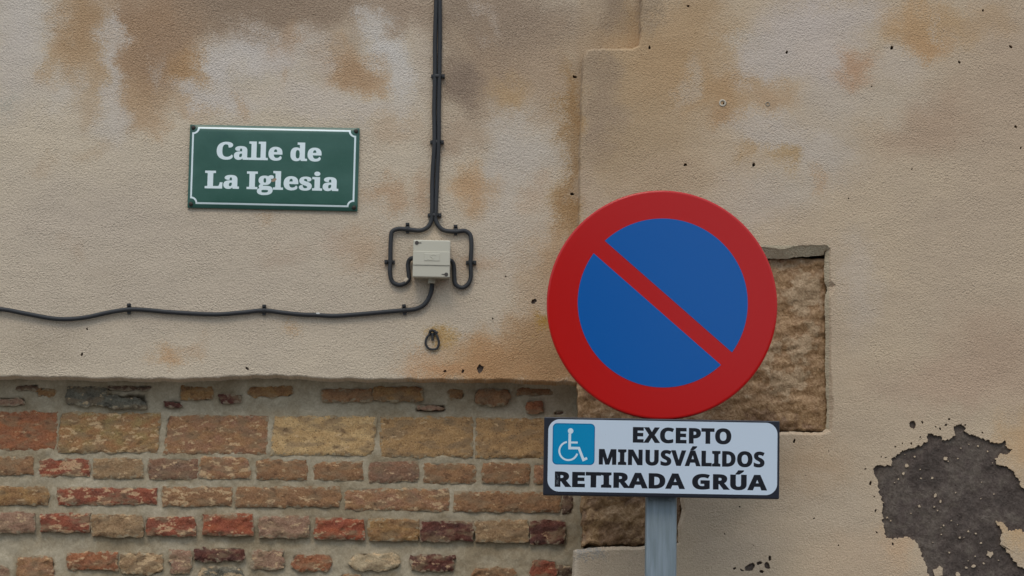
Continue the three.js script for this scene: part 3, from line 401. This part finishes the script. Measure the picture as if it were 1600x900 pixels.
{
  const W = 266.5 * MPP, H = 132 * MPP, c = P(427.4, 261.8, 0.012);
  const sign = thing('street_name_sign', 'green enamel street name plate with white lettering screwed to the plaster', 'street sign', c);
  sign.rotation.z = THREE.MathUtils.degToRad(-0.55);
  const face = canvas(1205, 600, (g) => {
    g.fillStyle = css([44, 77, 70]); g.fillRect(0, 0, 1205, 600);
    for (let k = 0; k < 240; k++) { g.globalAlpha = 0.035; g.fillStyle = k % 2 ? '#1f4a3c' : '#6a7f7c'; const x = rnd() * 1205, y = rnd() * 600; g.beginPath(); g.ellipse(x, y, rr(20, 120), rr(10, 60), rr(-0.6, 0.6), 0, 7); g.fill(); }
    g.globalAlpha = 1; g.strokeStyle = g.fillStyle = css([182, 196, 202]); g.lineWidth = 13;
    const l = 24, t = 24, r = 1176, b = 568, q = 40; g.beginPath(); g.moveTo(l + q, t); g.lineTo(r - q, t); g.arc(r, t, q, Math.PI, Math.PI / 2, true); g.lineTo(r, b - q); g.arc(r, b, q, -Math.PI / 2, Math.PI, true); g.lineTo(l + q, b); g.arc(l, b, q, 0, -Math.PI / 2, true); g.lineTo(l, t + q); g.arc(l, t, q, Math.PI / 2, 0, true); g.closePath(); g.stroke();
    fitText(g, 'Calle de', 196, 941, 123, 250, 'bold SIZE serif', 9);
    fitText(g, 'La Iglesia', 119, 1067, 333, 461, 'bold SIZE serif', 9);
    g.fillStyle = css([128, 112, 96]); g.beginPath(); g.ellipse(608, 392, 20, 11, -0.5, 0, 7); g.fill();
    for (let k = 0; k < 60; k++) { g.globalAlpha = 0.25; g.fillStyle = k % 3 ? '#20382f' : '#b9c4bd'; g.beginPath(); g.arc(rnd() * 1205, rnd() * 600, rr(0.8, 2.6), 0, 7); g.fill(); } g.globalAlpha = 1;
  });
  // a pressed plate: gently pillowed, its rim turned back
  const nx = 40, ny = 22, half = (u, p) => 1 - Math.abs(2 * u - 1) ** p;
  const geo = gridGeo(nx, ny, (u, v) => { const e = Math.min(Math.min(u, 1 - u) * W, Math.min(v, 1 - v) * H); return [(u - 0.5) * W, (v - 0.5) * H, 0.004 * half(u, 4) * half(v, 4) - 0.005 * (1 - clamp(e / 0.006)) ** 2 + 0.0006 * N1(u * 3, v * 2)]; });
  const uv = geo.attributes.uv; for (let k = 0; k < uv.count; k++) uv.setXY(k, uv.getX(k) / W + 0.5, uv.getY(k) / H + 0.5);
  mesh('plate', geo, new THREE.MeshPhysicalMaterial({ map: face, roughness: 0.28, specularIntensity: 0.7 }), sign);
  mesh('plate_rim', new RoundedBoxGeometry(W, H, 0.007, 2, 0.0025).translate(0, 0, -0.0085), std({ color: paint([44, 70, 62]), roughness: 0.5 }), sign);
  for (const [x, y] of [[-0.5, 0.5], [0.5, 0.5], [-0.5, -0.5], [0.5, -0.5]]) { const s = mesh('screw', new THREE.SphereGeometry(0.0062, 14, 8, 0, 7, 0, Math.PI / 2).rotateX(Math.PI / 2).scale(1, 1, 0.6).translate(x * W - Math.sign(x) * 0.0095, y * H - Math.sign(y) * 0.0095, -0.001), screwMat, sign); }
}

// ------------------------------------------------------------------ cables and junction box
const cableMat = std({ color: paint([31, 33, 36]), roughness: 0.6 }), clipMat = std({ color: paint([30, 31, 33]), roughness: 0.6 });
const CR = 0.0061;
function cableGeo(pts, z = CR + 0.002, r = CR) { const c = new THREE.CatmullRomCurve3(pts.map(([x, y, dz]) => P(x + 0.7 * N1(x / 9, y / 30), y + 0.7 * N2(x / 30, y / 9), z + (dz ?? 0) + 0.0015 * (1 + N3(x / 40, y / 40)))), false, 'centripetal'); return new THREE.TubeGeometry(c, pts.length * 14, r, 10); }
function clip(parent, px, py, ang, w = 1) {                         // a plastic saddle with its nail, ang = run of the cable
  const p = P(px, py, 0), g = [];
  g.push(new THREE.TorusGeometry(CR * 1.12 * 1, 0.0024, 8, 14, Math.PI).rotateY(Math.PI / 2).rotateX(Math.PI / 2).scale(2.4, w, 1.05).translate(0, 0, 0.0055));
  g.push(new THREE.BoxGeometry(0.0095, 0.007, 0.013).translate(0, w * CR + 0.0055, 0.0066), new THREE.CylinderGeometry(0.0032, 0.0036, 0.004, 10).rotateX(Math.PI / 2).translate(0, w * CR + 0.0055, 0.0145));
  g.push(new THREE.BoxGeometry(0.0085, 0.004, 0.009).translate(0, -w * CR - 0.0035, 0.0046));
  mesh('cable_clip', mergeGeometries(g.map((q) => q.index ? q.toNonIndexed() : q)).scale(1.04, 1.04, 1.05).rotateZ(ang).translate(p.x, p.y, 0), clipMat, parent);
}
{
  const top = -330;
  const a = thing('electric_cable', 'dark cable down the wall turning left round the junction box', 'cable', null, 'black cables fixed to the plaster');
  mesh('sheath', cableGeo([[682, top], [681, 0], [680, 60], [679.5, 120], [678.5, 170], [678.5, 223], [676, 280], [674.5, 330], [674, 343], [669.5, 354], [658, 359.5], [637, 358.5], [621, 357.5], [613, 362], [610.5, 375], [610, 410], [609.5, 428], [613, 440], [622, 444.5], [632, 443], [638.5, 436], [638, 422], [637.5, 411], [641, 405, 0.004], [648, 403, 0.012]]), cableMat, a);
  clip(a, 637, 358, 0.03); clip(a, 610, 410, Math.PI / 2);
  mesh('paint_blob', new THREE.CylinderGeometry(CR * 1.14, CR * 1.14, 0.012, 12, 1).rotateZ(-0.9).translate(P(635.5, 439).x, P(635.5, 439).y, CR + 0.002), std({ color: paint([150, 142, 128]) }), a);
  const b = thing('electric_cable', 'dark cable down the wall turning right round the junction box', 'cable', null, 'black cables fixed to the plaster');
  mesh('sheath', cableGeo([[688, top], [687.5, 0], [687, 60], [686.5, 120], [686, 170], [685, 223], [683, 280], [681, 330], [681, 343], [685, 353], [693, 360], [712, 361.5], [727, 361], [734, 366], [736, 378], [735.5, 411], [735, 434], [732, 444], [722, 449.5], [712, 444], [709.5, 432], [709, 414], [706, 408, 0.004], [699, 406, 0.012]]), cableMat, b);
  clip(b, 712, 361, 0.03); clip(b, 735, 411, -Math.PI / 2);
  for (const [x, y] of [[683.3, 120], [681.8, 223], [678, 337]]) clip(b, x, y, -Math.PI / 2, 1.75);
  const c = thing('electric_cable', 'wavy black cable running left from under the junction box', 'cable', null, 'black cables fixed to the plaster');
  mesh('sheath', cableGeo([[675, 425, 0.012], [675, 436, 0.008], [674.5, 448], [672, 462], [664, 475], [651, 482.5], [632, 485], [600, 488], [560, 491.5], [520, 493.4], [497, 492.5], [471, 491], [440, 488], [413, 485.5], [380, 488.5], [341, 491], [300, 489.5], [260, 487], [225, 484.5], [202, 483.5], [169, 488], [136, 495.5], [107, 498.5], [81, 497.5], [39, 490], [0, 483.5], [-60, 486], [-140, 494], [-240, 489], [-340, 487]]), cableMat, c);
  clip(c, 632, 485.3, 0.12); clip(c, 413, 485.8, 0); clip(c, 202, 484, 0.02);
  mesh('paint_blob', new THREE.SphereGeometry(0.0055, 12, 8).scale(1.5, 0.9, 0.6).translate(P(497, 492).x, P(497, 492).y, CR * 2), std({ color: paint([150, 152, 150]) }), c);
  const d = thing('cable_loop', 'small looped stub of black cable below the junction box', 'cable loop', null);
  mesh('loop', cableGeo([[672, 517], [671, 522], [666.5, 529], [665.5, 537], [669, 544], [675, 546.5], [682, 544], [686, 536], [684, 527], [681, 521], [679, 516]], 0.005, 0.0031), cableMat, d);
  const kp = P(675.5, 520, 0); mesh('knot', mergeGeometries([new THREE.TorusGeometry(0.0065, 0.0036, 8, 14).rotateX(0.5), new THREE.CylinderGeometry(0.003, 0.004, 0.02, 8).rotateZ(1.1).translate(0.006, 0.003, 0.002), new THREE.CylinderGeometry(0.0035, 0.0035, 0.02, 8).translate(0.001, -0.012, 0.001)]).translate(kp.x, kp.y, 0.006), clipMat, d);
}
{
  const p = P(674.3, 404.5, 0.055), W = 58 * MPP, H = 58.5 * MPP, bx = thing('junction_box', 'cream plastic junction box with two cover screws among black cables', 'junction box', new THREE.Vector3(p.x, p.y, 0));
  bx.rotation.z = THREE.MathUtils.degToRad(-0.5);
  const cream = std({ color: paint([155, 154, 143]), roughness: 0.55 });
  mesh('housing', new RoundedBoxGeometry(W - 0.004, H - 0.004, 0.044, 3, 0.004).translate(0, 0, 0.022), std({ color: paint([140, 135, 122]), roughness: 0.6 }), bx);
  const cover = mesh('cover', mergeGeometries([new RoundedBoxGeometry(W, H, 0.016, 3, 0.0035).translate(0, 0, 0.052), new RoundedBoxGeometry(W - 0.001, 0.0372, 0.003, 2, 0.0012).translate(0, 0.0005, 0.0608), new RoundedBoxGeometry(0.042, 0.02, 0.0024, 2, 0.001).translate(0.001, 0.0035, 0.0622)].map((g) => g.index ? g.toNonIndexed() : g)), cream, bx);
  const s = new THREE.CatmullRomCurve3([[-0.012, -0.005], [-0.004, -0.0072], [0.004, -0.004], [-0.002, 0.0006], [-0.004, 0.004], [0.004, 0.0072], [0.012, 0.005]].map(([x, y]) => new THREE.Vector3(x + 0.001, y + 0.0035, 0.0634)));
  mesh('embossed_mark', new THREE.TubeGeometry(s, 30, 0.0009, 6), cream, cover);
  for (const [x, y, sg] of [[-0.5, 0.5, 1], [0.5, -0.5, -1]]) mesh('cover_screw', mergeGeometries([new THREE.CylinderGeometry(0.0052, 0.0052, 0.004, 16).rotateX(Math.PI / 2), new THREE.BoxGeometry(0.009, 0.0022, 0.003).translate(sg * 0.008, 0, 0)]).translate(x * W - Math.sign(x) * 0.0095, y * H - Math.sign(y) * 0.0085, 0.0592), std({ color: paint([52, 48, 44]), roughness: 0.5 }), cover);
  mesh('cable_gland', new THREE.CylinderGeometry(0.009, 0.011, 0.016, 16).translate(0.001, -H / 2 - 0.003, 0.02), cream, bx);
}

// ------------------------------------------------------------------ no-parking sign on its post
{
  const ZS = 0.35, k = MPP * (9 - ZS) / 9, cen = P(1034.5, 475.6, ZS), foot = new THREE.Vector3(P(1032.5, 840, ZS - 0.05).x, 0, ZS - 0.052);
  const sign = thing('no_parking_sign', 'round red and blue no-parking sign with disabled exception plate on grey post', 'road sign', foot);
  const L = (v) => v.clone().sub(foot);
  const zinc = std({ map: canvas(256, 1024, (g) => { g.fillStyle = css([98, 110, 117]); g.fillRect(0, 0, 256, 1024); for (let i = 0; i < 2600; i++) { g.globalAlpha = 0.09; g.fillStyle = i % 2 ? '#7d878c' : '#a6b2b8'; g.beginPath(); g.ellipse(rnd() * 256, rnd() * 1024, rr(3, 18), rr(4, 30), rr(-0.4, 0.4), 0, 7); g.fill(); } g.globalAlpha = 1; }), roughness: 0.5, metalness: 0.35 });
  const pw = 49 * k, pz = ZS - 0.052;
  mesh('post', new RoundedBoxGeometry(pw, 2.8, 0.04, 4, 0.009).translate(0, 1.4, 0), zinc, sign);
  mesh('post_cap', new RoundedBoxGeometry(pw + 0.006, 0.02, 0.046, 2, 0.006).translate(0, 2.805, 0), std({ color: paint([40, 42, 44]), roughness: 0.6 }), sign);
  const film = (c) => new THREE.MeshPhysicalMaterial({ color: paint(c), roughness: 0.15, specularIntensity: 0.8 });
  const R = 180.5 * k, c = L(cen);
  // pressed disc: flat face, rounded shoulder, rim turned back
  const prof = [[0.0001, 0], [R - 0.0065, 0], [R - 0.0035, -0.0005], [R - 0.0014, -0.0018], [R - 0.0003, -0.0038], [R, -0.006], [R, -0.02], [R - 0.0015, -0.02], [R - 0.0015, -0.008], [R - 0.012, -0.004], [0.0001, -0.004]].map(([r, z]) => new THREE.Vector2(r, z));
  const disc = mesh('disc', new THREE.LatheGeometry(prof, 128).rotateX(Math.PI / 2).translate(c.x, c.y, c.z), film([149, 11, 9]), sign);
  const bc = L(P(1035.5, 473, ZS)), br = 133 * k, ang = -Math.atan2(174, 201) + THREE.MathUtils.degToRad(0), hb = 13.1 * k;
  for (const s of [1, -1]) {                                        // two blue segments either side of the bar
    const sh = new THREE.Shape(), a0 = Math.asin(hb / br); sh.absarc(0, 0, br, s > 0 ? a0 : Math.PI + a0, s > 0 ? Math.PI - a0 : 2 * Math.PI - a0, false); sh.closePath();
    mesh('blue_field', new THREE.ExtrudeGeometry(sh, { depth: 0.0006, bevelEnabled: false, curveSegments: 90 }).rotateZ(ang).translate(bc.x, bc.y, bc.z), film([0, 72, 140]), disc);
  }
  // plate
  const pc = L(P(1033.6, 715.6, ZS + 0.004)), W = 366.5 * k, H = 121.7 * k, tilt = THREE.MathUtils.degToRad(-0.29);
  const sub = new THREE.Group(); sub.name = 'exception_plate'; sub.position.copy(pc); sub.rotation.z = tilt; sub.userData.label = 'white plate reading EXCEPTO MINUSVÁLIDOS RETIRADA GRÚA'; sign.add(sub);
  mesh('plate_frame', new RoundedBoxGeometry(W, H, 0.022, 3, 0.003).translate(0, 0, -0.008), std({ color: paint([20, 23, 33]), roughness: 0.3 }), sub);
  const TW = 1268, TH = 421, mm = W / TW;
  const white = canvas(2048, 680, (g) => {
    g.scale(2048 / TW, 680 / TH); g.fillStyle = css([160, 174, 189]); g.fillRect(0, 0, TW, TH);
    const rb = (x, y, w, h, r) => { g.beginPath(); g.roundRect(x, y, w, h, r); };
    g.fillStyle = css([6, 84, 126]); rb(47, 33, 227, 223, 24); g.fill(); g.fillStyle = css([0, 110, 154]); rb(52, 38, 217, 213, 20); g.fill();
    g.strokeStyle = g.fillStyle = css([168, 184, 196]); g.lineCap = 'butt'; g.lineJoin = 'miter';
    g.beginPath(); g.arc(143, 74, 15, 0, 7); g.fill();
    g.lineWidth = 14; g.beginPath(); g.moveTo(139, 88); g.lineTo(139, 166); g.lineTo(189, 166); g.lineTo(214, 228); g.lineTo(234, 219); g.stroke();
    g.lineWidth = 11; g.beginPath(); g.moveTo(142, 136); g.lineTo(182, 136); g.stroke();
    g.lineWidth = 10; g.beginPath(); g.arc(133, 182, 49, -1.75, 0.28, true); g.stroke();
    g.fillStyle = g.strokeStyle = css([20, 22, 28]);
    fitText(g, 'EXCEPTO', 478, 1008, 47, 131, 'bold SIZE sans-serif', 10);
    fitText(g, 'MINUSVÁLIDOS', 297, 1188, 168, 252, 'bold SIZE sans-serif', 10);
    fitText(g, 'RETIRADA GRÚA', 62, 1202, 293, 376, 'bold SIZE sans-serif', 11);
    g.globalAlpha = 0.5; g.strokeStyle = css([140, 150, 160]); g.lineWidth = 2; for (let q = 0; q < 9; q++) { g.beginPath(); const x = rr(64, 84), y = rr(320, 370); g.moveTo(x, y); g.lineTo(x + rr(-8, 8), y - rr(6, 22)); g.stroke(); } g.globalAlpha = 1;
    for (let q = 0; q < 90; q++) { g.globalAlpha = 0.12; g.fillStyle = '#6d665c'; g.beginPath(); g.arc(rnd() * TW, rnd() * TH, rr(0.6, 2), 0, 7); g.fill(); } g.globalAlpha = 1;
  });
  const x0 = 23, x1 = 1256, y0 = 12, y1 = 401, r = 62, sh = new THREE.Shape(), f = (x, y) => [(x - TW / 2) * mm, (TH / 2 - y) * mm];
  sh.moveTo(...f(x0 + r, y0)); sh.lineTo(...f(x1 - r, y0)); sh.absarc(...f(x1 - r, y0 + r), r * mm, Math.PI / 2, 0, true); sh.lineTo(...f(x1, y1 - r)); sh.absarc(...f(x1 - r, y1 - r), r * mm, 0, -Math.PI / 2, true); sh.lineTo(...f(x0 + r, y1)); sh.absarc(...f(x0 + r, y1 - r), r * mm, -Math.PI / 2, -Math.PI, true); sh.lineTo(...f(x0, y0 + r)); sh.absarc(...f(x0 + r, y0 + r), r * mm, Math.PI, Math.PI / 2, true);
  const pg = new THREE.ExtrudeGeometry(sh, { depth: 0.0008, bevelEnabled: false, curveSegments: 16 }).translate(0, 0, 0.0031), uv = pg.attributes.uv, po = pg.attributes.position;
  for (let q = 0; q < uv.count; q++) uv.setXY(q, po.getX(q) / W + 0.5, po.getY(q) / H + 0.5);
  mesh('lettered_panel', pg, new THREE.MeshPhysicalMaterial({ map: white, roughness: 0.22, specularIntensity: 0.7 }), sub);
  // clamps behind the panels
  const lo = L(P(1032.5, 776, ZS - 0.03));
  for (const [n, y] of [['clamp', c.y + 0.12], ['clamp', c.y - 0.14], ['clamp', pc.y + 0.0]]) mesh(n, new RoundedBoxGeometry(pw + 0.03, 0.035, 0.05, 2, 0.004).translate(0, y, 0.004), zinc, sign);
  for (const dx of [-14, 14]) mesh('bolt', new THREE.CylinderGeometry(0.0065, 0.0065, 0.014, 8).rotateX(Math.PI / 2).translate(dx * k, lo.y - 0.004, 0.026), zinc, sign);
}

renderer.render(scene, camera);
